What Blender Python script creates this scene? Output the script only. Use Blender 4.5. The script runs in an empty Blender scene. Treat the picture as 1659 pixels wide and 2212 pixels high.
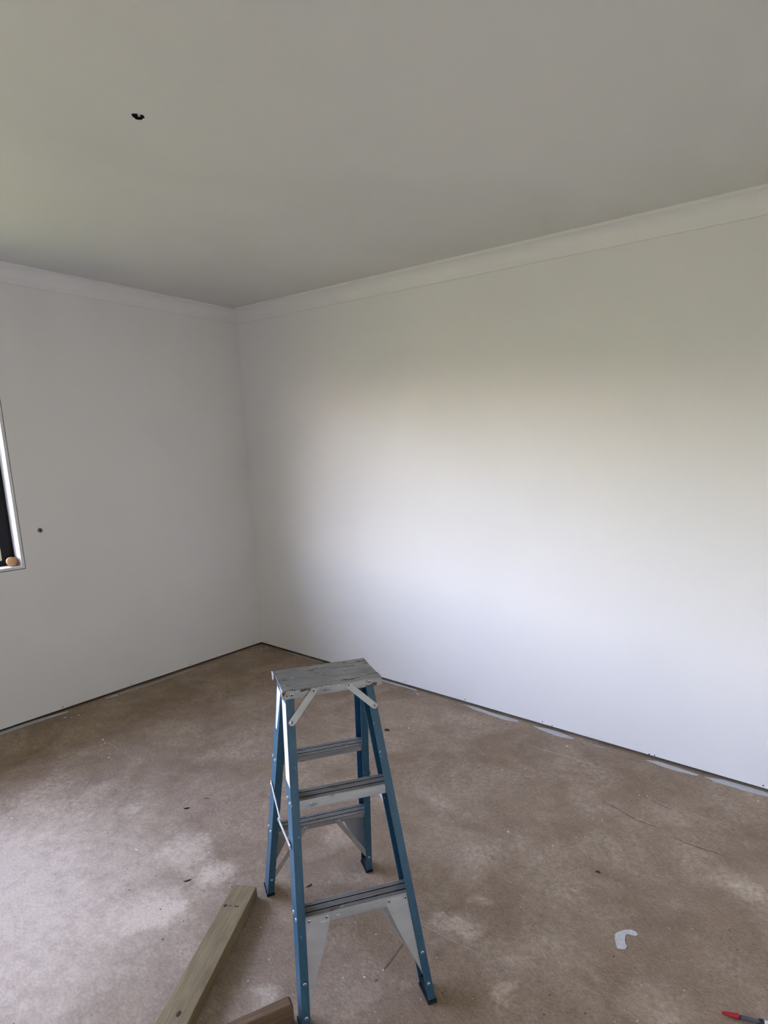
import bpy, bmesh, math, random
from mathutils import Vector, Matrix
random.seed(7)
sc = bpy.context.scene
COL = sc.collection

# ------------------------------------------------------------------ camera
F_PX, YAW, PITCH, ROLL = 1272.43, -0.65848, -0.31036, -0.011828
CAM = Vector((3.63989, -2.88553, 1.52227))
fwd = Vector((math.sin(YAW)*math.cos(PITCH), math.cos(YAW)*math.cos(PITCH), math.sin(PITCH)))
r0 = Vector((math.cos(YAW), -math.sin(YAW), 0)); u0 = r0.cross(fwd)
rgt = r0*math.cos(ROLL) + u0*math.sin(ROLL); upv = -r0*math.sin(ROLL) + u0*math.cos(ROLL)
cd = bpy.data.cameras.new('camera'); cam = bpy.data.objects.new('camera', cd); COL.objects.link(cam)
cam.matrix_world = Matrix(((rgt.x, upv.x, -fwd.x, CAM.x), (rgt.y, upv.y, -fwd.y, CAM.y), (rgt.z, upv.z, -fwd.z, CAM.z), (0, 0, 0, 1)))
cd.sensor_fit = 'VERTICAL'; cd.sensor_height = 36.0; cd.lens = F_PX*36.0/2212
cd.shift_x = -32.94/2212; cd.shift_y = 261.74/2212
cd.clip_start = 0.02; cd.clip_end = 200
sc.camera = cam

# ------------------------------------------------------------------ world, light, exposure
world = bpy.data.worlds.new('overcast_sky'); sc.world = world; world.use_nodes = True
bg = world.node_tree.nodes['Background']
sky = world.node_tree.nodes.new('ShaderNodeTexSky'); sky.sky_type = 'NISHITA'; sky.sun_disc = False
sky.sun_elevation = math.radians(48); sky.sun_rotation = math.radians(60); sky.air_density = 1.0; sky.dust_density = 3.0; sky.ozone_density = 1.0
wmx = world.node_tree.nodes.new('ShaderNodeMix'); wmx.data_type = 'RGBA'; wmx.blend_type = 'MULTIPLY'; wmx.inputs[0].default_value = 1.0
wmx.inputs[7].default_value = (1.36, 1.01, .97, 1)          # white balance of a hazy white sky
world.node_tree.links.new(sky.outputs['Color'], wmx.inputs[6]); world.node_tree.links.new(wmx.outputs[2], bg.inputs['Color'])
bg.inputs['Strength'].default_value = 8.5
sc.view_settings.view_transform = 'Standard'; sc.view_settings.look = 'None'
sc.view_settings.gamma = 1.0; sc.view_settings.use_curve_mapping = False
sc.view_settings.exposure = 0.0
sc.cycles.max_bounces = 6; sc.cycles.diffuse_bounces = 6; sc.cycles.glossy_bounces = 3
sc.cycles.transparent_max_bounces = 6; sc.cycles.caustics_reflective = False; sc.cycles.caustics_refractive = False
sc.cycles.use_denoising = True; sc.cycles.sample_clamp_indirect = 0
sc.cycles.use_adaptive_sampling = True; sc.cycles.adaptive_threshold = 0.3; sc.cycles.adaptive_min_samples = 16; sc.cycles.use_light_tree = False

# ------------------------------------------------------------------ helpers
H = 2.3971
A1, A2, LNX, LNY = -0.009426, 0.009426, 0.0112, 0.0141
RX, RY = 4.3, -5.6                     # room size
def W(x, y, z):
    """room coordinates (x along right wall, -y along left wall) to world: the corner is a hair out of square"""
    return Vector((LNX*z/H + math.cos(A1)*x - math.sin(A2)*y, LNY*z/H + math.sin(A1)*x + math.cos(A2)*y, z))

def obj(name, verts, faces, mat=None, parent=None, smooth=False, mats=None, fmat=None):
    me = bpy.data.meshes.new(name); me.from_pydata([tuple(v) for v in verts], [], faces)
    bm = bmesh.new(); bm.from_mesh(me); bmesh.ops.recalc_face_normals(bm, faces=bm.faces); bm.to_mesh(me); bm.free()
    for m in (mats or ([mat] if mat else [])): me.materials.append(m)
    if fmat:
        for p, i in zip(me.polygons, fmat): p.material_index = i
    if smooth:
        for p in me.polygons: p.use_smooth = True
    me.update()
    o = bpy.data.objects.new(name, me); COL.objects.link(o)
    if parent is not None: o.parent = parent
    return o
def share(name, me, parent=None, loc=(0,0,0), rot=None):
    o = bpy.data.objects.new(name, me); COL.objects.link(o); o.parent = parent; o.location = loc
    if rot is not None: o.rotation_mode = 'QUATERNION'; o.rotation_quaternion = rot
    return o
def empty(name, loc=(0,0,0), rz=0):
    o = bpy.data.objects.new(name, None); COL.objects.link(o); o.location = loc; o.rotation_euler = (0, 0, rz)
    o.empty_display_size = 0.05; return o
def tag(o, label=None, cat=None, group=None, kind=None):
    if label: o['label'] = label
    if cat: o['category'] = cat
    if group: o['group'] = group
    if kind: o['kind'] = kind
    return o
BOXF = [(0,3,2,1),(4,5,6,7),(0,1,5,4),(1,2,6,5),(2,3,7,6),(3,0,4,7)]
class MB:
    def __init__(s): s.v = []; s.f = []; s.m = []
    def add(s, vs, fs, m=0):
        n = len(s.v); s.v += [Vector(a) for a in vs]; s.f += [tuple(i+n for i in f) for f in fs]; s.m += [m]*len(fs); return s
    def box(s, x0, x1, y0, y1, z0, z1, fn=None, m=0):
        c = [(x0,y0,z0),(x1,y0,z0),(x1,y1,z0),(x0,y1,z0),(x0,y0,z1),(x1,y0,z1),(x1,y1,z1),(x0,y1,z1)]
        return s.add([fn(*p) if fn else p for p in c], BOXF, m)
    def prism(s, a, b, m=0, caps=True):
        """two matching loops of points"""
        n = len(a); fs = [(i, (i+1) % n, n+(i+1) % n, n+i) for i in range(n)]
        if caps: fs += [tuple(range(n))[::-1], tuple(range(n, 2*n))]
        return s.add(list(a)+list(b), fs, m)
    def loft(s, loops, m=0, caps=True):
        n = len(loops[0]); vs = [p for L in loops for p in L]; fs = []
        for k in range(len(loops)-1):
            for i in range(n): fs.append((k*n+i, k*n+(i+1) % n, (k+1)*n+(i+1) % n, (k+1)*n+i))
        if caps: fs += [tuple(range(n))[::-1], tuple(range((len(loops)-1)*n, len(loops)*n))]
        return s.add(vs, fs, m)
    def build(s, name, mat=None, parent=None, smooth=False, mats=None):
        return obj(name, s.v, s.f, mat, parent, smooth, mats, s.m if mats else None)
def bevel(o, w, seg=2):
    m = o.modifiers.new('bevel', 'BEVEL'); m.width = w; m.segments = seg; m.limit_method = 'ANGLE'; m.angle_limit = 0.6
    return o
def lathe(profile, n=16):
    """profile of (r, z) revolved about z"""
    mb = MB(); loops = []
    for r, z in profile: loops.append([(r*math.cos(2*math.pi*i/n), r*math.sin(2*math.pi*i/n), z) for i in range(n)])
    return mb.loft(loops)

# ------------------------------------------------------------------ materials
class NT:
    def __init__(s, name):
        s.m = bpy.data.materials.new(name); s.m.use_nodes = True; s.t = s.m.node_tree; s.b = s.t.nodes['Principled BSDF']
    def n(s, typ, **k):
        nd = s.t.nodes.new(typ)
        for a, v in k.items(): setattr(nd, a, v)
        return nd
    def l(s, a, b): s.t.links.new(a, b)
    def coord(s, kind='Object', scale=(1,1,1), rot=(0,0,0), loc=(0,0,0)):
        tc = s.n('ShaderNodeTexCoord'); mp = s.n('ShaderNodeMapping')
        mp.inputs['Scale'].default_value = scale; mp.inputs['Rotation'].default_value = rot; mp.inputs['Location'].default_value = loc
        s.l(tc.outputs[kind], mp.inputs['Vector']); return mp.outputs['Vector']
    def noise(s, vec, scale, detail=4, rough=.55, dist=0):
        nd = s.n('ShaderNodeTexNoise'); s.l(vec, nd.inputs['Vector']); nd.inputs['Scale'].default_value = scale
        nd.inputs['Detail'].default_value = detail; nd.inputs['Roughness'].default_value = rough; nd.inputs['Distortion'].default_value = dist
        return nd.outputs['Fac']
    def ramp(s, fac, stops):
        r = s.n('ShaderNodeValToRGB'); s.l(fac, r.inputs['Fac']); e = r.color_ramp.elements
        while len(e) < len(stops): e.new(0.5)
        for el, (p, c) in zip(e, stops):
            el.position = p; el.color = (c, c, c, 1) if isinstance(c, (int, float)) else (*c, 1)
        return r.outputs['Color']
    def mix(s, fac, a, b, mode='MIX'):
        nd = s.n('ShaderNodeMix', data_type='RGBA', blend_type=mode)
        for sock, v in ((nd.inputs[0], fac), (nd.inputs[6], a), (nd.inputs[7], b)):
            if isinstance(v, (int, float)): sock.default_value = v
            elif isinstance(v, tuple): sock.default_value = (*v, 1)
            else: s.l(v, sock)
        return nd.outputs[2]
    def math(s, op, a, b=0.0, clamp=False):
        nd = s.n('ShaderNodeMath', operation=op, use_clamp=clamp)
        for i, v in enumerate((a, b)):
            if isinstance(v, (int, float)): nd.inputs[i].default_value = v
            else: s.l(v, nd.inputs[i])
        return nd.outputs[0]
    def bump(s, h, strength=.2, dist=.002):
        b = s.n('ShaderNodeBump'); b.inputs['Strength'].default_value = strength; b.inputs['Distance'].default_value = dist
        s.l(h, b.inputs['Height']); s.l(b.outputs['Normal'], s.b.inputs['Normal'])
    def set(s, color=None, rough=None, metal=None, spec=None):
        for k, v in (('Base Color', color), ('Roughness', rough), ('Metallic', metal), ('Specular IOR Level', spec)):
            if v is None: continue
            if isinstance(v, tuple): s.b.inputs[k].default_value = (*v, 1)
            elif isinstance(v, (int, float)): s.b.inputs[k].default_value = v
            else: s.l(v, s.b.inputs[k])
        return s.m
def plain(name, color, rough=.5, metal=0, spec=.5, var=.12, scale=40):
    t = NT(name); v = t.coord()
    f = t.noise(v, scale, 4)
    lo = tuple(c*(1-var) for c in color); hi = tuple(min(1, c*(1+var)) for c in color)
    return t.set(t.ramp(f, [(.3, lo), (.7, hi)]), rough, metal, spec)

def wall_paint(name, color, patch):
    t = NT(name); v = t.coord()
    big = t.noise(t.coord(scale=(1, 1, .8)), 1.3, 2, .5, .4)
    c = t.ramp(big, [(.35, tuple(a*(1-patch) for a in color)), (.5, color), (.68, tuple(a*b for a, b in zip(color, (1+patch*.4, 1+patch*.2, 1-patch*.2))))])
    return t.set(c, .62, 0, .35)
M = {}
M['wall'] = wall_paint('undercoat_paint', (.79, .78, .765), .03)
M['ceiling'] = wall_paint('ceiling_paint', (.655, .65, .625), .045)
M['cornice'] = wall_paint('cornice_paint', (.79, .78, .765), .02)
M['board'] = wall_paint('bare_plasterboard', (.80, .79, .77), .03)
M['gap'] = plain('dark_gap_shade', (.018, .016, .014), .9, 0, .1)  # near-black on plate and board underside paints in the gap's shade
M['liner'] = plain('window_liner_paint', (.77, .76, .75), .6, 0, .3, .02)
M['black_alu'] = plain('black_window_aluminium', (.005, .005, .006), .4, 0, .2)
M['grass'] = plain('lawn_grass', (.085, .105, .05), .9, 0, .1, .4, 3)
M['hedge'] = plain('hedge_leaves', (.08, .12, .05), .9, 0, .1, .6, 6)
M['smear'] = plain('paint_smear_grey', (.50, .50, .50), .6, 0, .3, .12, 60)
M['smear_thin'] = plain('paint_smear_thin', (.36, .33, .30), .7, 0, .3, .2, 90)
M['smear_white'] = plain('paint_smear_white', (.55, .55, .54), .5, 0, .3, .10, 90)
M['fleck'] = plain('paint_fleck_white', (.72, .70, .66), .6, 0, .3, .1)
M['speck'] = plain('dirt_speck', (.05, .035, .025), .9, 0, .1, .3)
M['scratch_dark'] = plain('scuff_dark', (.16, .122, .098), .8, 0, .2, .2, 80)
M['scratch_light'] = plain('scuff_light', (.44, .38, .32), .8, 0, .2, .2, 80)
M['steel'] = plain('rivet_steel', (.55, .55, .54), .28, .9, .5, .1, 300)
M['rivet_core'] = plain('rivet_core', (.02, .02, .02), .6, 0, .3)
M['rubber'] = plain('black_rubber', (.012, .012, .013), .7, 0, .3)
M['label_white'] = plain('worn_white_label', (.80, .80, .78), .4, 0, .4, .06, 60)
M['red'] = plain('red_plastic', (.38, .012, .02), .4, 0, .5, .15, 200)
M['grey_plastic'] = plain('grey_plastic', (.09, .09, .10), .45, 0, .4)
M['black_plastic'] = plain('black_plastic', (.012, .012, .016), .4, 0, .5)
M['white_plastic'] = plain('white_plastic', (.75, .75, .74), .35, 0, .5, .03)
M['handle_wood'] = plain('varnished_handle_wood', (.50, .27, .11), .4, 0, .4, .25, 60)
M['ink'] = plain('stamp_ink', (.035, .032, .03), .7, 0, .2, .3, 400)
M['leaf'] = plain('dry_leaf', (.06, .035, .018), .8, 0, .2, .3)
M['shaving'] = plain('wood_shaving', (.33, .21, .11), .8, 0, .2, .2)
M['cable'] = plain('white_cable', (.55, .54, .52), .4, 0, .4, .04)
M['cavity'] = plain('ceiling_cavity_dark', (.01, .01, .01), .9, 0, .1)
M['plug'] = plain('grey_wall_plug', (.24, .235, .23), .6, 0, .3, .2, 300)

def mat_alu(name, base=.40, dirt=.5, dscale=40, dlo=.60, streak=.12, white=.8):
    t = NT(name)
    f = t.noise(t.coord(scale=(.25, 3, 3)), 22, 5, .6)
    c = t.ramp(f, [(.3, tuple(base*(1-streak)*k for k in (1, 1, .97))), (.7, tuple(base*(1+streak)*k for k in (1, 1, .97)))])
    if dirt:
        dark_tone = t.ramp(t.noise(t.coord(scale=(.40, 1.2, 1)), dscale, 5, .62), [(dlo, 0.), (dlo+.045, 1.)])
        c = t.mix(t.math('MULTIPLY', dark_tone, dirt), c, (.040, .034, .029))
        film = t.ramp(t.noise(t.coord(scale=(.5, 1, 1), loc=(1, 7, 2)), 12, 4, .6), [(.45, 0.), (.7, 1.)])
        c = t.mix(t.math('MULTIPLY', film, dirt*.5), c, (.15, .14, .125))
    if white:
        wh = t.ramp(t.noise(t.coord(scale=(.4, 1, 1), loc=(3, 5, 1)), 70, 4, .6), [(.665, 0.), (.70, 1.)])
        c = t.mix(t.math('MULTIPLY', wh, white), c, (.68, .68, .66))
    return t.set(c, t.ramp(f, [(.3, .38), (.7, .5)]), .5, .5)
M['dark_tone'] = plain('dark_groove', (.075, .07, .062), .8, .2, .3, .4, 30)  # darker tone for the groove faces
M['alu'] = mat_alu('weathered_aluminium', .35, .5, 40, .62, .18)
M['alu_plate'] = mat_alu('brushed_aluminium', .44, .5, 70, .70, .06, .5)
M['alu_cap'] = mat_alu('scarred_aluminium', .36, .95, 62, .585, .22, .9)
def mat_blue():
    t = NT('blue_fibreglass'); v = t.coord(scale=(1, 1, .12))
    f = t.noise(v, 60, 5, .6)
    c = t.ramp(f, [(.3, (.017, .070, .120)), (.7, (.027, .098, .158))])
    sp = t.ramp(t.noise(t.coord(loc=(2, 1, 7)), 120, 2, .5), [(.735, 0.), (.75, 1.)])
    c = t.mix(sp, c, (.6, .62, .6))
    t.bump(f, .06, .0005)
    return t.set(c, .36, 0, .45)
M['blue'] = mat_blue()
def mat_timber(name, a, b, stretch=(3, 55, 55)):
    t = NT(name); g = t.coord(scale=stretch)
    f = t.noise(g, 3, 6, .65, .6); f2 = t.noise(t.coord(scale=(1, 2.5, 2.5)), 9, 3, .5)
    c = t.ramp(f, [(.3, a), (.7, b)])
    c = t.mix(t.math('MULTIPLY', t.ramp(f2, [(.45, 0.), (.7, 1.)]), .45), c, tuple(x*y for x, y in zip(a, (.7, .72, .7))))
    t.bump(f, .25, .0008)
    return t.set(c, .75, 0, .25)
M['pine'] = mat_timber('treated_pine', (.180, .134, .068), (.305, .234, .132))
M['brown_wood'] = mat_timber('brown_timber', (.105, .062, .033), (.200, .128, .072))

DUST_AND_GLOW = [(1.77, -1.86, .144, .8), (1.95, -2.11, .113, .8), (2.01, -2.05, .045, 1.0), (1.96, -1.85, .098, .7), (2.00, -2.10, .103, .6), (1.96, -1.91, .078, .5), (1.05, -1.85, .10, .5),
        (1.31, -1.84, .059, .5), (2.85, -1.52, .075, .7), (2.78, -1.55, .069, .5), (2.50, -2.09, .049, .7), (3.44, -1.46, .115, .5), (3.54, -.78, .102, .5), (3.07, -1.68, .048, .6),
        (2.53, -2.12, .040, .6), (2.67, -1.26, .115, .35), (2.83, -1.38, .045, .5), (2.19, -1.41, .101, .4), (.91, -2.02, .153, .3), (1.59, -1.10, .098, .35), (1.55, -2.52, .85, 1.45), (.95, -2.45, .55, .35)]  # last two: floor colour lightened to stand for light near the window
def mat_floor():
    t = NT('particleboard_floor'); v = t.coord()
    big = t.noise(v, 1.6, 5, .6, .5); mid = t.noise(v, 9, 6, .7, .8); fine = t.noise(v, 170, 4, .7); chip = t.noise(t.coord(scale=(1, 2.2, 1), rot=(0, 0, .7)), 60, 4, .7)
    c = t.ramp(big, [(.3, (.225, .160, .108)), (.5, (.262, .192, .135)), (.7, (.300, .226, .164))])
    c = t.mix(.55, c, t.ramp(mid, [(.3, .36), (.7, .64)]), 'OVERLAY')
    c = t.mix(.40, c, t.ramp(chip, [(.3, .25), (.7, .75)]), 'OVERLAY')
    c = t.mix(.35, c, t.ramp(fine, [(.3, .2), (.7, .8)]), 'OVERLAY')
    # chalky plaster dust, trodden in; window light painted in as broad pale blobs
    fibre = t.ramp(t.noise(t.coord(scale=(1, 1, 1)), 44, 6, .72, .35), [(.33, 0.), (.72, 1.)])
    soft = t.ramp(t.noise(t.coord(scale=(1, 1, 1), loc=(5, 3, 0)), 16, 8, .78), [(.3, 0.), (.7, 1.)])
    haze = t.ramp(t.noise(v, 3.1, 6, .7, .6), [(.42, 0.), (.76, .62)])
    acc = t.math('MULTIPLY', haze, fibre)
    warp = t.n('ShaderNodeTexNoise'); t.l(v, warp.inputs['Vector']); warp.inputs['Scale'].default_value = 9; warp.inputs['Detail'].default_value = 4
    off = t.n('ShaderNodeVectorMath', operation='MULTIPLY_ADD'); t.l(warp.outputs['Color'], off.inputs[0]); off.inputs[1].default_value = (.16, .16, 0); t.l(v, off.inputs[2])
    for x, y, r, k in DUST_AND_GLOW:
        d = t.n('ShaderNodeVectorMath', operation='DISTANCE'); t.l(off.outputs[0], d.inputs[0]); d.inputs[1].default_value = (x+.08, y+.08, 0)
        mr = t.n('ShaderNodeMapRange', interpolation_type='SMOOTHSTEP'); t.l(d.outputs['Value'], mr.inputs[0])
        mr.inputs[1].default_value = r*1.1; mr.inputs[2].default_value = r*.25; mr.inputs[3].default_value = 0; mr.inputs[4].default_value = k
        tex_ = t.math('ADD', t.math('MULTIPLY', soft, .45), .25) if r > .4 else t.math('ADD', t.math('MULTIPLY', fibre, .5), .22)
        acc = t.math('ADD', acc, t.math('MULTIPLY', mr.outputs[0], tex_))
    acc = t.math('MINIMUM', acc, .78)
    acc = t.math('MULTIPLY', acc, t.math('ADD', t.math('MULTIPLY', t.ramp(chip, [(.3, 0.), (.7, 1.)]), .35), .72))
    c = t.mix(acc, c, (.81, .685, .555))
    dots = t.ramp(t.noise(t.coord(loc=(4, 2, 0)), 75, 2, .4), [(.745, 0.), (.76, 1.)])
    c = t.mix(t.math('MULTIPLY', dots, .7), c, (.6, .56, .52))
    drk = t.ramp(t.noise(t.coord(loc=(9, 5, 0)), 48, 2, .4), [(.75, 0.), (.77, 1.)])
    c = t.mix(t.math('MULTIPLY', drk, .6), c, (.05, .035, .028))
    t.bump(fine, .15, .0006)
    return t.set(c, .7, 0, .15)
M['floor'] = mat_floor()
def mat_glass():
    m = bpy.data.materials.new('window_glass'); m.use_nodes = True; t = m.node_tree; t.nodes.clear()
    o = t.nodes.new('ShaderNodeOutputMaterial'); mx = t.nodes.new('ShaderNodeMixShader'); tr = t.nodes.new('ShaderNodeBsdfTransparent')
    gl = t.nodes.new('ShaderNodeBsdfGlossy'); fr = t.nodes.new('ShaderNodeFresnel')
    ge = t.nodes.new('ShaderNodeNewGeometry'); mr = t.nodes.new('ShaderNodeMapRange'); mr.inputs[3].default_value = 1.45; mr.inputs[4].default_value = 1/1.45
    t.links.new(ge.outputs['Backfacing'], mr.inputs[0]); t.links.new(mr.outputs[0], fr.inputs['IOR'])   # thin pane: no refraction at the second face
    gl.inputs['Roughness'].default_value = .02; tr.inputs['Color'].default_value = (.96, .98, .97, 1)
    t.links.new(fr.outputs[0], mx.inputs[0]); t.links.new(tr.outputs[0], mx.inputs[1]); t.links.new(gl.outputs[0], mx.inputs[2]); t.links.new(mx.outputs[0], o.inputs[0])
    return m
M['glass'] = mat_glass()

# ------------------------------------------------------------------ setting: shell
TH = .11
floor_o = MB().box(-.10, RX+.1, RY-.1, .10, -.03, 0, W).build('floor', M['floor']); tag(floor_o, kind='structure')

# ceiling with a small cable hole
hx, hy, hr = 1.856, -1.738, .0165
wi = Matrix(((math.cos(A1), -math.sin(A2)), (math.sin(A1), math.cos(A2)))).inverted()
hv = wi @ (Vector((hx, hy)) - Vector((LNX, LNY))); HX, HY = hv.x, hv.y
mb = MB(); s = .06
for (x0, x1, y0, y1) in ((-.1, HX-s, RY-.1, .1), (HX+s, RX+.1, RY-.1, .1), (HX-s, HX+s, RY-.1, HY-s), (HX-s, HX+s, HY+s, .1)):
    mb.box(x0, x1, y0, y1, H, H+.012, W)
n = 32; ring = []; sq = []
for i in range(n):
    a = 2*math.pi*i/n; cx, cy = math.cos(a), math.sin(a); k = s/max(abs(cx), abs(cy))
    rr = hr*(1+.10*math.sin(3*a)+.05*math.sin(7*a)); ring.append((HX+cx*rr, HY+cy*rr)); sq.append((HX+cx*k, HY+cy*k))
vs = [W(x, y, H) for x, y in sq]+[W(x, y, H) for x, y in ring]+[W(x, y, H+.012) for x, y in ring]
mb.add(vs, [(i, (i+1) % n, n+(i+1) % n, n+i) for i in range(n)]+[(n+i, n+(i+1) % n, 2*n+(i+1) % n, 2*n+i) for i in range(n)])
mb.m = [1 if i >= len(mb.f)-n else 0 for i in range(len(mb.f))]  # rim of the hole coloured dark, putting its inner shade into the colour
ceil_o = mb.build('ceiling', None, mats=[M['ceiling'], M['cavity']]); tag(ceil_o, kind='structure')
MB().box(-.2, RX+.2, RY-.2, .2, H+.10, H+.14, W).build('roof_lining', M['cavity'], ceil_o)
cb = lathe([(.0038, 0), (.0038, .075)], 10)
cab = cb.build('cable', M['cable'], ceil_o, True); cab.location = W(HX+.003, HY+.002, H-.0005); cab.rotation_euler = (.35, .3, 0)

G = .0145   # gap under the plasterboard
GD = .045
def wall_prof(axis, lo, hi, sgn, base):
    """board with an open dark gap at its foot; axis: wall runs along x or y"""
    mb = MB()
    def loop(p):
        pts = [(0, G), (0, H), (-TH, H), (-TH, 0), (-GD, 0), (-GD, G)]
        return [W(p, base - sgn*o, z) if axis == 'x' else W(base - sgn*o, p, z) for o, z in pts]
    mb.prism(loop(lo), loop(hi))
    # faces 3..5 of the side ring touch the gap
    mb.m = [1 if i in (4, 5) else 0 for i in range(len(mb.f))]
    return mb
w_right = wall_prof('x', -TH, RX+TH, 1, 0.0).build('wall_right', None, mats=[M['wall'], M['gap']]); tag(w_right, kind='structure')
w_back = wall_prof('y', RY-TH, 0, 1, RX).build('wall_back', None, mats=[M['board'], M['gap']]); tag(w_back, kind='structure')
w_front = wall_prof('x', 0, RX, -1, RY).build('wall_front', None, mats=[M['board'], M['gap']]); tag(w_front, kind='structure')

# left wall round its window opening (window edges a touch out of plumb)
WZ0, WZ1 = .886, 2.10
WIN = [(-5.20, -1.597)]
def WW(x, y, z):
    return W(x, y + .042*(z-WZ0), z) if -5.35 < y < -1.5 and z > .5 else W(x, y, z)
mb = MB()
def loop(p):
    return [WW(o, p, z) for o, z in [(0, G), (0, WZ0), (-TH, WZ0), (-TH, 0), (-GD, 0), (-GD, G)]]
mb.prism(loop(RY-TH), loop(0)); mb.m = [1 if i in (4, 5) else 0 for i in range(len(mb.f))]
mb.prism([W(0, RY-TH, WZ1), W(0, RY-TH, H), W(-TH, RY-TH, H), W(-TH, RY-TH, WZ1)], [W(0, 0, WZ1), W(0, 0, H), W(-TH, 0, H), W(-TH, 0, WZ1)])
def vprism(ya, yb):
    a = [WW(0, ya, WZ0), WW(0, yb, WZ0), WW(-TH, yb, WZ0), WW(-TH, ya, WZ0)]; b = [WW(0, ya, WZ1), WW(0, yb, WZ1), WW(-TH, yb, WZ1), WW(-TH, ya, WZ1)]
    mb.prism(a, b)
vprism(RY-TH, WIN[0][0]); vprism(WIN[0][1], 0)
w_left = mb.build('wall_left', None, mats=[M['wall'], M['gap']]); tag(w_left, kind='structure')

# windows: timber liner flush with the board, black sashes, panes
lt, cr = .0145, .0038
def window(name, WY0, WY1):
    win = empty(name, W(0, (WY0+WY1)/2, WZ0)); tag(win, kind='structure')
    def wchild(mb, name, mat):
        mb.v = [v - Vector(win.location) for v in mb.v]; return mb.build(name, mat, win)
    wchild(MB().box(-.125, .0006, WY1-cr-lt, WY1-cr, WZ0+cr, WZ1-cr, WW), 'liner', M['liner'])
    wchild(MB().box(-.125, .0006, WY0+cr, WY0+cr+lt, WZ0+cr, WZ1-cr, WW), 'liner', M['liner'])
    wchild(MB().box(-.125, .0006, WY0+cr+lt, WY1-cr-lt, WZ1-cr-lt, WZ1-cr, WW), 'liner', M['liner'])
    wchild(MB().box(-.125, .0006, WY0+cr+lt, WY1-cr-lt, WZ0+cr, WZ0+cr+lt, WW), 'sill', M['liner'])
    iy0, iy1, iz0, iz1 = WY0+cr+lt, WY1-cr-lt, WZ0+cr+lt, WZ1-cr-lt
    fx0, fx1 = -.125, -.088
    fw_ = .064; nb = 3; ys = [iy0+(iy1-iy0)*k/nb for k in range(nb+1)]
    st = [(iy0, iy0+fw_)]+[(y-.02, y+.02) for y in ys[1:-1]]+[(iy1-fw_, iy1)]
    for y0, y1 in st: wchild(MB().box(fx0, fx1, y0, y1, iz0, iz1, WW), 'frame_stile', M['black_alu'])
    for (_, y0), (y1, _) in zip(st, st[1:]):
        for (z0, z1) in ((iz0, iz0+.03), (iz1-.045, iz1)):
            wchild(MB().box(fx0, fx1, y0, y1, z0, z1, WW), 'frame_rail', M['black_alu'])
        wchild(MB().box(-.108, -.104, y0, y1, iz0+.03, iz1-.045, WW), 'pane', M['glass'])
    # added dark strips: block leaking daylight and paint shade into the liner joint
    wchild(MB().box(-.035, -.006, WY1-cr, WY1, WZ0, WZ1, WW), 'joint_shade_strip', M['gap'])
    wchild(MB().box(-.035, -.006, WY0, WY0+cr, WZ0, WZ1, WW), 'joint_shade_strip', M['gap'])
    wchild(MB().box(-.035, -.006, WY0+cr, WY1-cr, WZ0, WZ0+cr, WW), 'joint_shade_strip', M['gap'])
    wchild(MB().box(-.035, -.006, WY0+cr, WY1-cr, WZ1-cr, WZ1, WW), 'joint_shade_strip', M['gap'])
    # sky light is sampled through the opening
    pl = bpy.data.lights.new('window_portal', 'AREA'); pl.shape = 'RECTANGLE'; pl.size = WY1-WY0; pl.size_y = WZ1-WZ0; pl.cycles.is_portal = True
    po = bpy.data.objects.new('window_portal', pl); COL.objects.link(po)
    po.location = W(.004, (WY0+WY1)/2, (WZ0+WZ1)/2); po.rotation_euler = (math.pi/2, 0, -math.pi/2)
for i, (a, b) in enumerate(WIN): window('window_%d' % (i+1), a, b)

# cornice: coved plaster with a square nib at the ceiling edge
CH, CD = .0785, .0755
prof = [(.0016, CH), (.0065, CH), (.0075, CH-.004)]
for i in range(1, 12):
    a = i/12*math.pi/2
    prof.append((.0085 + (CD-.0135)*(1-math.cos(a)), .0125 + (CH-.0185)*(1-math.sin(a))))
prof += [(CD-.001, .0115), (CD, .0105), (CD, 0.0), (.0016, 0.0)]
def cornice(name, pa, pb, na, nb):
    """pa, pb corner points in room space; na, nb mitre directions"""
    mb = MB()
    A = [W(pa[0]+na[0]*o, pa[1]+na[1]*o, H-b) for o, b in prof]; B = [W(pb[0]+nb[0]*o, pb[1]+nb[1]*o, H-b) for o, b in prof]
    return tag(mb.prism(A, B).build(name, M['cornice']), kind='structure')
cornice('trim_1', (0, 0), (RX, 0), (1, -1), (-1, -1))
cornice('trim_2', (0, 0), (0, RY), (1, -1), (1, 1))
cornice('trim_3', (RX, 0), (RX, RY), (-1, -1), (-1, 1))
cornice('trim_4', (0, RY), (RX, RY), (1, 1), (-1, 1))

# unseen roof eave, added and sized to trim the window light
tag(MB().box(-.55, -.115, RY-1, 1, 2.30, 2.32).box(-.58, -.55, RY-1, 1, 2.22, 2.45).box(-.58, RX+.3, RY-1, 1, 2.56, 2.60).build('unseen_eave', M['liner']), kind='structure')

# outdoors beyond the window: lawn and a hedge
lawn = MB().box(-40, -.16, -30, 30, -.75, -.45).build('lawn', M['grass']); tag(lawn, kind='structure')
mb = MB()
for i in range(90):
    y = -30 + i*.5; x = -15 + random.uniform(-.5, .5); h = random.uniform(2.0, 2.9)
    rr = random.uniform(.6, .9)
    loops = []
    for k in range(6):
        z = -.45 + (h+.45)*k/5; q = rr*(1, 1.1, 1.05, .95, .75, .25)[k]
        loops.append([(x+q*math.cos(a*math.pi/4)*random.uniform(.8, 1.2), y+q*math.sin(a*math.pi/4)*random.uniform(.8, 1.2), z) for a in range(8)])
    mb.loft(loops)
hedge = mb.build('garden_hedge', M['hedge']); tag(hedge, 'green garden hedge along the lawn outside the window', 'hedge', kind='stuff')

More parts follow.
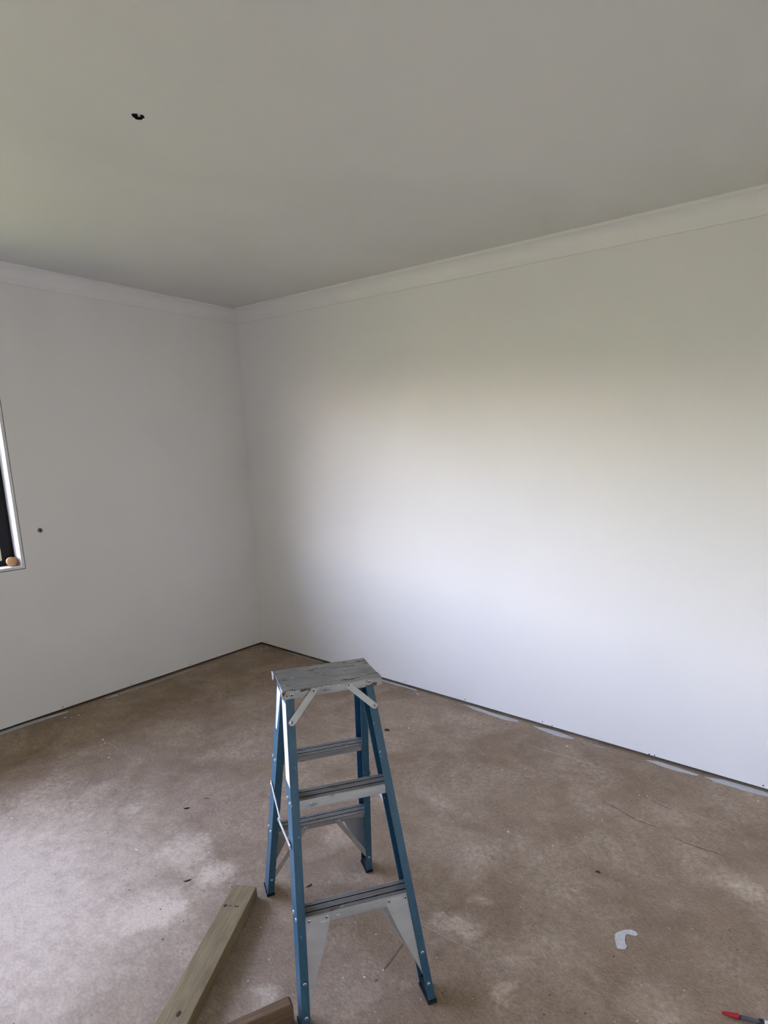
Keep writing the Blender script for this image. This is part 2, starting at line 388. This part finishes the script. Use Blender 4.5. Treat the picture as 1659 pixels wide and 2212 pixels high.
# ------------------------------------------------------------------ step ladder
LX, LY, LTH = 2.5391, -1.8007, 1.0272
RAIL = {('F', -1): ((-.189, -.313), (-.127, -.0705)), ('F', 1): ((.191, -.339), (.114, -.0715)),
        ('B', -1): ((-.190, .326), (-.122, .0760)), ('B', 1): ((.197, .310), (.124, .0780))}
D, FL, TK = .0655, .0225, .0034
Z1, Z2, CAPZ, LIP = .3172, .6218, .9142, .025
ladder = empty('step_ladder', (LX, LY, 0), LTH)
tag(ladder, 'small double-sided step ladder with blue fibreglass rails and paint-splattered aluminium treads', 'ladder')
def rp(side, s, z, du=0, dv=0):
    (u0_, v0_), (u1_, v1_) = RAIL[(side, s)]; k = z/.9; sd = -1 if side == 'F' else 1
    return Vector((u0_*(1-k)+u1_*k - s*du, v0_*(1-k)+v1_*k - sd*dv, z))
def fp(side, u, z, dv=0):
    """point in the plane of a ladder frame"""
    a, b = rp(side, -1, z), rp(side, 1, z); k = (u-a.x)/(b.x-a.x); sd = -1 if side == 'F' else 1
    return Vector((u, a.y*(1-k)+b.y*k - sd*dv, z))
def fnormal(side, sgn=1):
    a, b, c = fp(side, -.1, .3), fp(side, .1, .3), fp(side, -.1, .6)
    nrm = (b-a).cross(c-a).normalized()      # points to -v
    return nrm*sgn
riv_me = None
def rivet(parent, p, nrm, r=.0052, k=1.0):
    global riv_me
    if riv_me is None:
        mb = lathe([(1.0, -.05), (1.0, .12), (.86, .32), (.62, .44), (.42, .47), (.40, .30)], 14)
        t = mb.build('rivet', None, mats=[M['steel'], M['rivet_core']]); riv_me = t.data
        for pgon in riv_me.polygons:
            if pgon.center.z > .28 and (pgon.center.xy.length < .3): pgon.material_index = 1
        bpy.data.objects.remove(t)
    o = share('rivet', riv_me, parent, p, Vector((0, 0, 1)).rotation_difference(Vector(nrm)))
    o.scale = (r, r, r*k); return o
rails = {}
for side in 'FB':
    for s_ in (-1, 1):
        pf = [(0, 0), (FL, 0), (FL, TK), (TK, TK), (TK, D-TK), (FL, D-TK), (FL, D), (0, D)]
        top = CAPZ-.0035
        A = [rp(side, s_, .010, a, b) for a, b in pf]; B = [rp(side, s_, top, a, b) for a, b in pf]
        mb = MB(); mb.prism(A, B)
        ra = bevel(mb.build('rail', M['blue'], ladder), .0012, 2); rails[(side, s_)] = ra
        e = .0025
        pf2 = [(-e, -e), (FL+e, -e), (FL+e, D+e), (-e, D+e)]
        mb = MB(); mb.loft([[rp(side, s_, 0, a, b) for a, b in pf2], [rp(side, s_, .0095, a, b) for a, b in pf2]])
        pf3 = [(TK, TK), (FL-.006, TK), (FL-.006, D-TK), (TK, D-TK)]
        mb.prism([rp(side, s_, .008, a, b) for a, b in pf3], [rp(side, s_, .030, a, b) for a, b in pf3])
        tag(mb.build('rubber_foot', M['rubber'], ra))
        # web rivets at the step ends
        wn = Vector((s_, 0, .08)).normalized()
        for z in (Z1-.008, Z2-.008):
            for dv in (D*.22, D*.70): rivet(ra, rp(side, s_, z, -.0002, dv), wn, .0062)
# worn white labels on the outer left webs
def web_label(side, s_, z0, z1, d0, d1, taper=0):
    a = [rp(side, s_, z0, -.0006, d0+taper), rp(side, s_, z1, -.0006, d0), rp(side, s_, z1, -.0006, d1), rp(side, s_, z0, -.0006, d1-taper)]
    b = [p + Vector((-s_*.0008, 0, 0)) for p in a]
    MB().prism(a, b).build('label_sticker', M['label_white'], rails[(side, s_)])
web_label('F', -1, .66, .875, .003, .056)
web_label('B', -1, .73, .868, .010, .058, .016)

# treads
def tread(side, z):
    """ribbed aluminium step: lips follow the slope of the rails"""
    sd = -1 if side == 'F' else 1
    d0, d1 = TK+.0012, D-TK-.0012
    top, mt = [], []; nr = 15; Lr = d1-d0
    for i in range(nr):
        x0 = d0+Lr*i/nr; w = Lr/nr
        if i in (4, 10): top += [(x0, z-.0045), (x0+w, z-.0045)]; mt += [1, 1]
        else: top += [(x0, z), (x0+w*.6, z), (x0+w*.6, z-.0014), (x0+w, z-.0014)]; mt += [0, 1, 1, 1]
    top += [(d1, z-.001)]; mt += [0]
    prf = top + [(d1, z-.022), (d1-.0026, z-.022), (d1-.0026, z-.0065), (d0+.0026, z-.0065), (d0+.0026, z-.024), (d0, z-.024)]
    mt += [0]*6
    def lp(s_): return [Vector((rp(side, s_, zz, TK+.0004).x, rp(side, s_, zz).y - sd*dv, zz)) for dv, zz in prf]
    mb = MB().prism(lp(-1), lp(1)); mb.m = mt + [0, 0]
    return mb.build('tread', None, ladder, mats=[M['alu'], M['dark_tone']])
treads = {}
for side in 'FB':
    for z in (Z1, Z2): treads[(side, z)] = tread(side, z)
# corner gusset plates on the outer faces, flat straps on the inner faces
nF, nB = fnormal('F'), -fnormal('B')
def plate(name, side, pts, dv, th, mat, parent):
    a = [fp(side, u, z, dv) for u, z in pts]; b = [fp(side, u, z, dv-th) for u, z in pts]
    return bevel(MB().prism(a, b).build(name, mat, parent), .0006, 1)
for side in 'FB':
    nn = nF if side == 'F' else nB
    for s_ in (-1, 1):
        e = lambda z, du: rp(side, s_, z, du).x
        zt = Z1-.003
        pts = [(e(zt, .006), zt), (s_*.080, zt), (s_*.080, zt-.020), (s_*.108, .215), (e(.085, FL-.004), .075), (e(.05, .010), .055), (e(.055, .006), .055)]
        gp = plate('gusset_plate', side, pts, TK+.0011, .0010, M['alu_plate'], ladder)
        for u in (s_*.0885, s_*.136): rivet(gp, fp(side, u, Z1-.0105, TK+.0001), nn, .0056)
        for z in (.147, .0565):
            rivet(rails[(side, s_)], rp(side, s_, z, FL*.52, -.0002), nn, .0052)
        rivet(rails[(side, s_)], rp(side, s_, .0835, FL*.5, D+.0002), -nn, .0050)
        # inner strap
        p0, p1 = Vector((s_*.056, Z1-.0115)), Vector((e(.085, FL*.5), .0835))
        dd = (p1-p0).normalized(); pr = Vector((-dd.y, dd.x))*.0085
        pts = [p0+pr-dd*.008, p0-pr-dd*.008, p1-pr+dd*.010, p1+pr+dd*.010]
        st = plate('strap_brace', side, [tuple(p) for p in pts], D-TK+.0014, .0016, M['alu_plate'], ladder)
        rivet(st, fp(side, p0.x, p0.y, D-TK+.0014), -nn, .0052)
# cap
A_, B_, CU, CV = .1348, .0802, .0014, .0044
cap = empty  # placeholder name replaced below
mb = MB()
t_ = .0028
prc = [(-B_, CAPZ-LIP), (-B_, CAPZ-.003), (-B_+.003, CAPZ)]
nr = 26
for i in range(nr):
    y0 = -B_+.004+(2*B_-.008)*i/nr; w = (2*B_-.008)/nr
    prc += [(y0, CAPZ), (y0+w*.62, CAPZ), (y0+w*.62, CAPZ-.0008), (y0+w, CAPZ-.0008)]
prc += [(B_-.003, CAPZ), (B_, CAPZ-.003), (B_, CAPZ-LIP), (B_-t_, CAPZ-LIP), (B_-t_, CAPZ-.0034), (-B_+t_, CAPZ-.0034), (-B_+t_, CAPZ-LIP)]
mb.prism([(-A_+CU, y+CV, z) for y, z in prc], [(A_+CU, y+CV, z) for y, z in prc])
cap = mb.build('top_cap', M['alu_cap'], ladder)
# folded corner tabs of the cap
for s_ in (-1, 1):
    for sv in (-1, 1):
        u = CU+s_*A_; y0, y1 = CV+sv*B_, CV+sv*(B_-.034)
        a = [(u, y0, CAPZ), (u, y0, CAPZ-LIP), (u, y0-sv*.010, CAPZ-LIP-.001), (u, y1+sv*.004, CAPZ-.012), (u, y1, CAPZ)]
        b = [(u+s_*.0028, p[1], p[2]-.0006) for p in a]
        bevel(MB().prism(a, b).build('corner_tab', M['alu_cap'], cap), .001, 2)
for u, z in ((-.112, CAPZ-.0135), (.102, CAPZ-.0095)): rivet(cap, (u, CV-B_-.0002, z), (0, -1, 0), .0054)
# braces between cap lip and rails
def bar(name, p, q, w, th, nrm, mat, parent, ends=.0):
    p, q, nrm = Vector(p), Vector(q), Vector(nrm).normalized(); d = (q-p).normalized(); side_ = nrm.cross(d).normalized(); nrm = d.cross(side_).normalized()
    L = []
    for i in range(9): 
        a = math.pi/2+math.pi*i/8; L.append(p+d*math.cos(a)*w+side_*math.sin(a)*w)
    for i in range(9):
        a = -math.pi/2+math.pi*i/8; L.append(q+d*math.cos(a)*w+side_*math.sin(a)*w)
    return bevel(MB().prism(L, [x+nrm*th for x in L]).build(name, mat, parent), .0005, 1)
for side in 'FB':
    sv = -1 if side == 'F' else 1; nn = nF if side == 'F' else nB
    for uc, ur, zc in ((-.053, -.119, .828), (.043, .110, .837)):
        p = Vector((uc, CV*(1 if side == 'F' else 1)+sv*(B_+.0006), CAPZ-.0115)); q = fp(side, ur, zc, -.0010)
        q.y += sv*.0
        br = bar('cap_brace', p, q, .0088, .0020, nn, M['alu_plate'], ladder)
        off = nn*.0021
        rivet(br, p+off, nn, .0058); rivet(br, q+off, nn, .0058)
# folding spreaders
def channel(name, p, q, w, th, nrm, parent):
    p, q, nrm = Vector(p), Vector(q), Vector(nrm).normalized(); d = (q-p).normalized(); sd = nrm.cross(d).normalized()
    pf = [(-w, 0), (-w, th), (-w*.55, th*1.25), (0, th*.75), (w*.55, th*1.25), (w, th), (w, 0)]
    return bevel(MB().prism([p+sd*a+nrm*b for a, b in pf], [q+sd*a+nrm*b for a, b in pf]).build(name, M['alu_plate'], parent), .0004, 1)
for s_ in (-1, 1):
    nrm = Vector((s_, 0, 0))
    a = rp('B', s_, .507, -.0012, .028); b = rp('F', s_, .496, -.0012, .030); m_ = (a+b)/2; m_.z = .478
    m_.x = (rp('B', s_, .5).x+rp('F', s_, .5).x)/2 + s_*.003
    sp = channel('spreader_arm', a-(m_-a).normalized()*.01, m_+(m_-a).normalized()*.010, .0075, .0030, nrm, ladder)
    rivet(sp, a+nrm*.003, nrm, .0052); 
    sp2 = channel('spreader_arm', m_-(b-m_).normalized()*.006+nrm*.0042, b+(b-m_).normalized()*.010+nrm*.0012, .0065, .0028, nrm, ladder)
    rivet(sp2, m_+nrm*.0072, nrm, .0045); rivet(sp2, b+nrm*.004, nrm, .0052)

# ------------------------------------------------------------------ timber on the floor
d_ = Vector((2.448-2.188, -2.304+1.851, 0)).normalized(); ang = math.atan2(d_.y, d_.x)
cen = Vector(((2.120+2.188)/2, (-1.893-1.851)/2, 0)); PLW = .084
pl_e = empty('timber_plank', cen, ang)
tag(pl_e, 'long pale green treated pine plank lying on the floor left of the ladder', 'timber')
mb = MB(); PLL = 1.05; N = 24; loops = []
for i in range(N+1):
    x = PLL*i/N; w0 = PLW/2+.0025*min(1, i/N*2.2)+.0004*math.sin(i*1.7)
    sk = .010 if i == 0 else 0     # end cut not quite square
    loops.append([(x-sk*0, -w0, .0002), (x+sk*.0, w0, .0002), (x, w0, .0435), (x, w0-.0015, .045), (x, -w0+.0015, .045), (x, -w0, .0435)])
o = mb.loft(loops).build('board', M['pine'], pl_e); bevel(o, .0012, 2)
# ink stamp near the far end, knot further down
ox = (Vector((2.182, -1.970, 0))-cen).dot(d_); nrm_ = Vector((-d_.y, d_.x, 0))
def decal(name, pts, z, mat, parent, th=.0004):
    return MB().prism([(x, y, z) for x, y in pts], [(x, y, z+th) for x, y in pts]).build(name, mat, parent)
# reads across the board
def stp(p): 
    q = Vector((p[0], p[1], 0))-cen; return (q.dot(d_), q.dot(nrm_))
a0 = stp((2.172, -1.977)); a1 = stp((2.218, -1.949)); ex = Vector((a1[0]-a0[0], a1[1]-a0[1])); L_ = ex.length; ex /= L_; ey = Vector((-ex.y, ex.x))
def S2(t, h): v = Vector(a0)+ex*t*L_+ey*h; return (v.x, v.y)
decal('ink_stamp', [S2(0, 0), S2(.13, -.0075), S2(.26, 0), S2(.13, .0075)], .0450, M['ink'], pl_e)
for k in range(4): decal('ink_stamp', [S2(.31+k*.07, -.0012), S2(.36+k*.07, -.0012), S2(.36+k*.07, .0012), S2(.31+k*.07, .0012)], .0450, M['ink'], pl_e)
for k in range(3): decal('ink_stamp', [S2(.72+k*.10, -.003), S2(.79+k*.10, -.003), S2(.79+k*.10, .003), S2(.72+k*.10, .003)], .0450, M['ink'], pl_e)
kx, ky = stp((2.407, -2.298))
decal('knot', [(kx+.010*math.cos(a*.524)*(1+.2*math.sin(a*2)), ky+.0065*math.sin(a*.524)) for a in range(12)], .0449, M['leaf'], pl_e, .0003)

bdir = Vector((-.408, -.913, 0)).normalized(); ang2 = math.atan2(bdir.y, bdir.x)
far = Vector((2.6505, -2.106, 0))
blk = empty('timber_offcut', far, ang2); tag(blk, 'short brown timber offcut standing on edge beside the ladder foot', 'timber')
loops = []
for x in (0, .005, .24):
    zt = .082 if x == 0 else .090; loops.append([(x, -.016, .0002), (x, .016, .0002), (x, .016, zt-.004), (x, .013, zt), (x, -.013, zt), (x, -.016, zt-.004)])
bevel(MB().loft(loops).build('board', M['brown_wood'], blk), .001, 2)

# ------------------------------------------------------------------ red tipped tool at the right
pa = Vector((3.584, -1.369, 0)); pd = Vector((.098, .034, 0)).normalized()
tool = empty('hand_tool', pa, math.atan2(pd.y, pd.x)); tag(tool, 'slim red-tipped tool with grey shaft lying on the floor', 'tool')
def turned(name, prof, mat, zc, n=18, ribs=0):
    mb = MB(); loops = []
    for x, r in prof:
        loops.append([(x, r*(1+(.10 if ribs and i % 3 == 0 else 0))*math.cos(2*math.pi*i/n), zc+r*(1+(.10 if ribs and i % 3 == 0 else 0))*math.sin(2*math.pi*i/n)) for i in range(n)])
    return mb.loft(loops).build(name, mat, tool, True)
zc = .0092
turned('tip', [(0, .0034), (.002, .0040), (.036, .0076), (.041, .0080), (.042, .0060)], M['red'], zc, ribs=1)
turned('shaft', [(.041, .0052), (.050, .0056), (.088, .0056), (.094, .0060)], M['grey_plastic'], zc)
turned('collar', [(.090, .0070), (.092, .0088), (.100, .0088), (.103, .0070)], M['black_plastic'], zc)
turned('barrel', [(.101, .0072), (.108, .0076), (.185, .0076), (.190, .0060)], M['white_plastic'], zc)

# ------------------------------------------------------------------ wooden handle on the sill
sx, sy, sz = W(-.022, -1.648, 0).x, W(0, -1.648, 0).y, WZ0+cr+lt
hd = empty('wooden_handle', (sx, sy, sz)); tag(hd, 'round tan wooden handle end lying on the window sill', 'handle')
ax = (CAM - Vector((sx, sy, sz))); ax.z = 0; ax.normalize(); ax = (Matrix.Rotation(math.radians(-14), 3, 'Z') @ ax)
mb = MB(); loops = []; sdv = Vector((-ax.y, ax.x, 0)); zz = Vector((0, 0, 1))
for x, r in ((-.062, .016), (-.045, .019), (-.02, .0235), (-.006, .026), (0, .0262), (.0035, .0245), (.005, .018), (.0053, .006)):
    loops.append([ax*x + sdv*r*math.cos(i*math.pi/12) + zz*(.0265+r*math.sin(i*math.pi/12)) for i in range(24)])
mb.loft(loops).build('handle_end', M['handle_wood'], hd, True)

# ------------------------------------------------------------------ fixings in the walls
def disc(name, parent, p, nrm, r, mat, th=.0006, n=12):
    o = lathe([(r, -.0003), (r, th), (r*.8, th*1.3)], n).build(name, mat, parent)
    o.location = p; o.rotation_mode = 'QUATERNION'; o.rotation_quaternion = Vector((0, 0, 1)).rotation_difference(Vector(nrm)); return o
for x, z in ((.077, .033), (3.042, .020), (3.016, .018), (3.515, .026), (2.436, .026), (2.494, .020), (1.459, .030), (1.926, .026)):
    disc('screw_head', w_right, W(x, 0, z), (0, -1, 0), .0032, M['cavity'])
for y, z in ((-.081, .033), (-.658, .027), (-1.108, .027), (-1.547, .026)):
    disc('screw_head', w_left, W(0, y, z), (1, 0, 0), .0032, M['cavity'])
wp = W(0, -1.489, 1.086)
pg = disc('wall_plug', w_left, wp, (1, 0, 0), .0130, M['plug'], .0022, 18)
MB().box(-.011, .011, -.0018, .0018, .0026, .0034).box(-.0018, .0018, -.011, .011, .0026, .0034).build('cross_slot', M['cavity'], pg)

# ------------------------------------------------------------------ marks and litter on the floor
SMEARS = {
 'r1': [(1.9216, -.0346), (2.0139, -.0251), (2.1164, -.0382), (2.2985, -.0346), (2.3029, -.0608), (2.2292, -.0779), (2.1348, -.0713), (2.0014, -.0585)],
 'r2': [(2.3915, -.0527), (2.4649, -.0370), (2.5540, -.0388), (2.6416, -.0560), (2.6258, -.0746), (2.5550, -.0864), (2.4519, -.0742)],
 'r3': [(2.7323, -.0655), (2.8101, -.0597), (2.8132, -.0684), (2.7536, -.0746)],
 'r4': [(3.0102, -.0672), (3.0635, -.0421), (3.1593, -.0507), (3.2549, -.0599), (3.2471, -.0749), (3.1522, -.0849), (3.0733, -.0789)],
 'r5': [(3.2773, -.0619), (3.3608, -.0360), (3.4708, -.0360), (3.5385, -.0404), (3.66, -.042), (3.66, -.078), (3.5426, -.0753), (3.4387, -.0839), (3.3344, -.0794)],
 'r6': [(.2905, -.006), (.4419, -.007), (.6799, -.009), (.6993, -.030), (.5094, -.034), (.3376, -.020)],
 'r7': [(1.2609, -.015), (1.3880, -.016), (1.5652, -.018), (1.5664, -.036), (1.3776, -.042), (1.2767, -.040)],
 'l1': [(.012, -2.05), (.006, -1.8873), (.008, -1.7118), (.0384, -1.5282), (.0589, -1.5424), (.0488, -1.7492), (.0536, -1.9069), (.055, -2.05)],
 'l2': [(.0354, -1.3098), (.0336, -1.2096), (.0581, -1.2283), (.0477, -1.2944)],
 'l3': [(.0328, -1.2036), (.0378, -.9396), (.0256, -.6352), (.0491, -.6512), (.0654, -.9563), (.0583, -1.2116)],
 'comma': [(3.2591, -1.2785), (3.2547, -1.2620), (3.2589, -1.2474), (3.2737, -1.2265), (3.2907, -1.2120), (3.3065, -1.2117), (3.3143, -1.2202), (3.3104, -1.2305), (3.2978, -1.2354), (3.2873, -1.2358), (3.2835, -1.2461), (3.2876, -1.2683), (3.2941, -1.2800), (3.3010, -1.2885), (3.3008, -1.3011), (3.2903, -1.3117), (3.2791, -1.3147), (3.2736, -1.3064), (3.2673, -1.2947)]}
for k, L in SMEARS.items():
    if k != 'comma':      # ragged brush edges
        R_ = []
        for i in range(len(L)):
            a, b = Vector(L[i]), Vector(L[(i+1) % len(L)]); m = max(1, int((b-a).length/.02))
            for j in range(m): R_.append(a.lerp(b, j/m) + (Vector((random.uniform(-.002, .002), random.uniform(-.002, .002))) if j else Vector((0, 0))))
        L = R_
    th = .0012 if k == 'comma' else .0006
    MB().prism([(x, y, .0001) for x, y in L], [(x, y, th) for x, y in L]).build('paint_smear', M['smear_white'] if k == 'comma' else (M['smear_thin'] if k in ('r3', 'r6', 'l3') else M['smear']), floor_o)
def ribbon(name, L, w, mat, jag=0):
    pts = [Vector(p) for p in L]; R_ = []
    for a, b in zip(pts, pts[1:]):
        for j in range(4): R_.append(a.lerp(b, j/4) + Vector((random.uniform(-jag, jag), random.uniform(-jag, jag))))
    R_.append(pts[-1]); top, bot = [], []
    for i, p in enumerate(R_):
        d = (R_[min(i+1, len(R_)-1)]-R_[max(i-1, 0)]).normalized(); nn = Vector((-d.y, d.x)); k = w*(.35+.65*math.sin(math.pi*(i+.4)/(len(R_)+.2)))*random.uniform(.6, 1.2)
        top.append(p+nn*k); bot.append(p-nn*k)
    mb = MB(); n_ = len(top)
    for i in range(n_-1):
        q = [top[i], top[i+1], bot[i+1], bot[i]]; mb.prism([(p.x, p.y, .0001) for p in q], [(p.x, p.y, .0006) for p in q])
    return mb.build(name, mat, floor_o)
LINES = [('scuff', .0022, 'scratch_light', .004, [(2.4858, -.2716), (2.5136, -.2601), (2.5364, -.2787), (2.5695, -.2697), (2.6163, -.2719), (2.6548, -.2563), (2.6846, -.2638), (2.7202, -.2646), (2.7610, -.2693), (2.7969, -.2629), (2.8442, -.2774), (2.8829, -.2703), (2.9206, -.2616)]),
 ('scuff', .0030, 'scratch_dark', .001, [(2.9641, -.5447), (3.0475, -.5720), (3.1266, -.5979), (3.2039, -.5998)]),
 ('scuff', .0030, 'scratch_dark', .001, [(3.2686, -.6275), (3.3418, -.6357), (3.4098, -.6327), (3.4682, -.6279)]),
 ('scuff', .0025, 'scratch_dark', .001, [(3.1270, -.4137), (3.1743, -.4230), (3.2253, -.4342)]),
 ('scuff', .0012, 'scratch_light', .001, [(3.2520, -.4202), (3.3261, -.4126), (3.4095, -.4239), (3.4903, -.4423)]),
 ('scuff', .0009, 'scratch_light', .001, [(2.7255, -1.6046), (2.8010, -1.6036), (2.8710, -1.5991), (2.9457, -1.5943)]),
 ('scuff', .0012, 'scratch_light', .001, [(3.0598, -1.4417), (3.0919, -1.4643), (3.1186, -1.4843)]),
 ('scuff', .0012, 'scratch_light', .001, [(3.2349, -1.5141), (3.2722, -1.5125), (3.2967, -1.5114)]),
 ('scuff', .0032, 'scratch_dark', .0008, [(2.7280, -1.7072), (2.7336, -1.7541), (2.7380, -1.7892), (2.7389, -1.8246)]),
 ('scuff', .0040, 'scratch_dark', .0008, [(2.7464, -1.8560), (2.7432, -1.8660)]),
 ('scuff', .0010, 'scratch_light', .001, [(.6092, -1.5918), (.7338, -1.5921), (.9520, -1.5933)]),
 ('scuff', .0018, 'scratch_light', .001, [(1.7619, -2.1434), (1.7926, -2.1411), (1.8290, -2.1391)])]
for nm, w, mt, jag, L in LINES: ribbon(nm, L, w, M[mt], jag)
FLECKS = [(.577, -1.590, .0173), (.624, -1.602, .0114), (.633, -1.627, .0085), (.793, -1.668, .0109), (1.602, -1.973, .0149), (.968, -2.187, .0149), (1.713, -2.182, .0060), (1.607, -.074, .0179), (1.846, -.489, .0132), (2.638, -.164, .0154), (2.684, -.203, .0076), (2.564, -.496, .0071), (.117, -.047, .0225), (.105, -.090, .0150), (2.710, -1.875, .0081), (.117, -1.586, .0191), (.151, -1.561, .0127), (.152, -1.521, .0127), (1.848, -1.811, .0102), (2.730, -.992, .0102), (2.912, -.966, .0060), (2.360, -.945, .0066), (3.513, -.140, .0099), (1.819, -.408, .0081), (3.078, -.405, .0070), (3.110, -.390, .0070), (3.009, -.687, .0065), (2.074, -2.079, .0073), (1.690, -2.275, .0060)]
def fleck_shape(x, y, r, th):
    a0_ = random.uniform(0, 6); n_ = 9
    L = [(x+r*random.uniform(.6, 1.1)*math.cos(a0_)*math.cos(i*2*math.pi/n_)*1 - r*.5*math.sin(a0_)*math.sin(i*2*math.pi/n_), y+r*random.uniform(.6, 1.1)*math.sin(a0_)*math.cos(i*2*math.pi/n_)+r*.5*math.cos(a0_)*math.sin(i*2*math.pi/n_)) for i in range(n_)]
    return [(px, py, .0001) for px, py in L], [(px, py, th) for px, py in L]
for x, y, r in FLECKS:
    a, b = fleck_shape(x, y, r*.55, .0012); MB().prism(a, b).build('paint_fleck', M['fleck'], floor_o)
mb = MB(); mb2 = MB()
for i in range(150):
    x, y = random.uniform(.1, 3.9), random.uniform(-3.2, -.1); a, b = fleck_shape(x, y, random.uniform(.0015, .0038), .0008); mb.prism(a, b)
for i in range(60):
    x, y = random.uniform(.2, 3.9), random.uniform(-2.8, -.15); a, b = fleck_shape(x, y, random.uniform(.0018, .004), .001); mb2.prism(a, b)
tag(mb.build('paint_specks', M['fleck'], floor_o), kind='stuff'); tag(mb2.build('dirt_specks', M['speck'], floor_o), kind='stuff')
# small litter
def curl(name, label, cat, p, L, r, bend, mat, rz, w=1.0):
    root = []; mb = MB(); loops = []; n_ = 8
    for i in range(n_+1):
        t = i/n_; a = bend*(t-.5); x = L*(math.sin(a)/bend if bend else t-.5); y = L*((1-math.cos(a))/bend if bend else 0)
        k = r*(.25+.75*math.sin(math.pi*(t*.9+.05))); z0 = .0002
        d = Vector((math.cos(a), math.sin(a))); nn = Vector((-d.y, d.x))
        loops.append([(x+nn.x*k*w, y+nn.y*k*w, z0), (x, y, z0+k*1.3), (x-nn.x*k*w, y-nn.y*k*w, z0), (x, y, z0)])
    o = mb.loft(loops).build(name, mat); o.location = (p[0], p[1], 0); o.rotation_euler = (0, 0, rz)
    return tag(o, label, cat)
curl('dry_leaf', 'curled brown dry leaf alone on the floor right of the ladder', 'leaf', (3.108, -1.008), .020, .005, -1.6, M['leaf'], .2)
curl('dry_leaf', 'thin dark dry leaf on the dusty floor behind the plank end', 'leaf', (1.920, -1.954), .028, .0035, 1.0, M['leaf'], 1.1)
curl('dry_leaf', 'thin curved dark leaf on the floor between the ladder legs', 'leaf', (2.299, -1.703), .028, .0030, 1.2, M['leaf'], 1.4)
curl('dirt_crumb', 'dark brown dirt crumb on the floor behind the ladder', 'crumb', (1.764, -.584), .030, .009, .4, M['leaf'], .5)
curl('twig', 'short dark crooked twig on the floor left of the ladder', 'twig', (1.517, -1.691), .026, .0045, 1.3, M['leaf'], .9)
curl('splinter', 'thin straight splinter on the floor near the crooked twig', 'splinter', (1.520, -1.590), .030, .0016, .2, M['speck'], .5)
curl('wood_shaving', 'pale curled wood shaving against the right side of the plank', 'shaving', (2.268, -1.975), .024, .0045, 1.8, M['shaving'], .6)
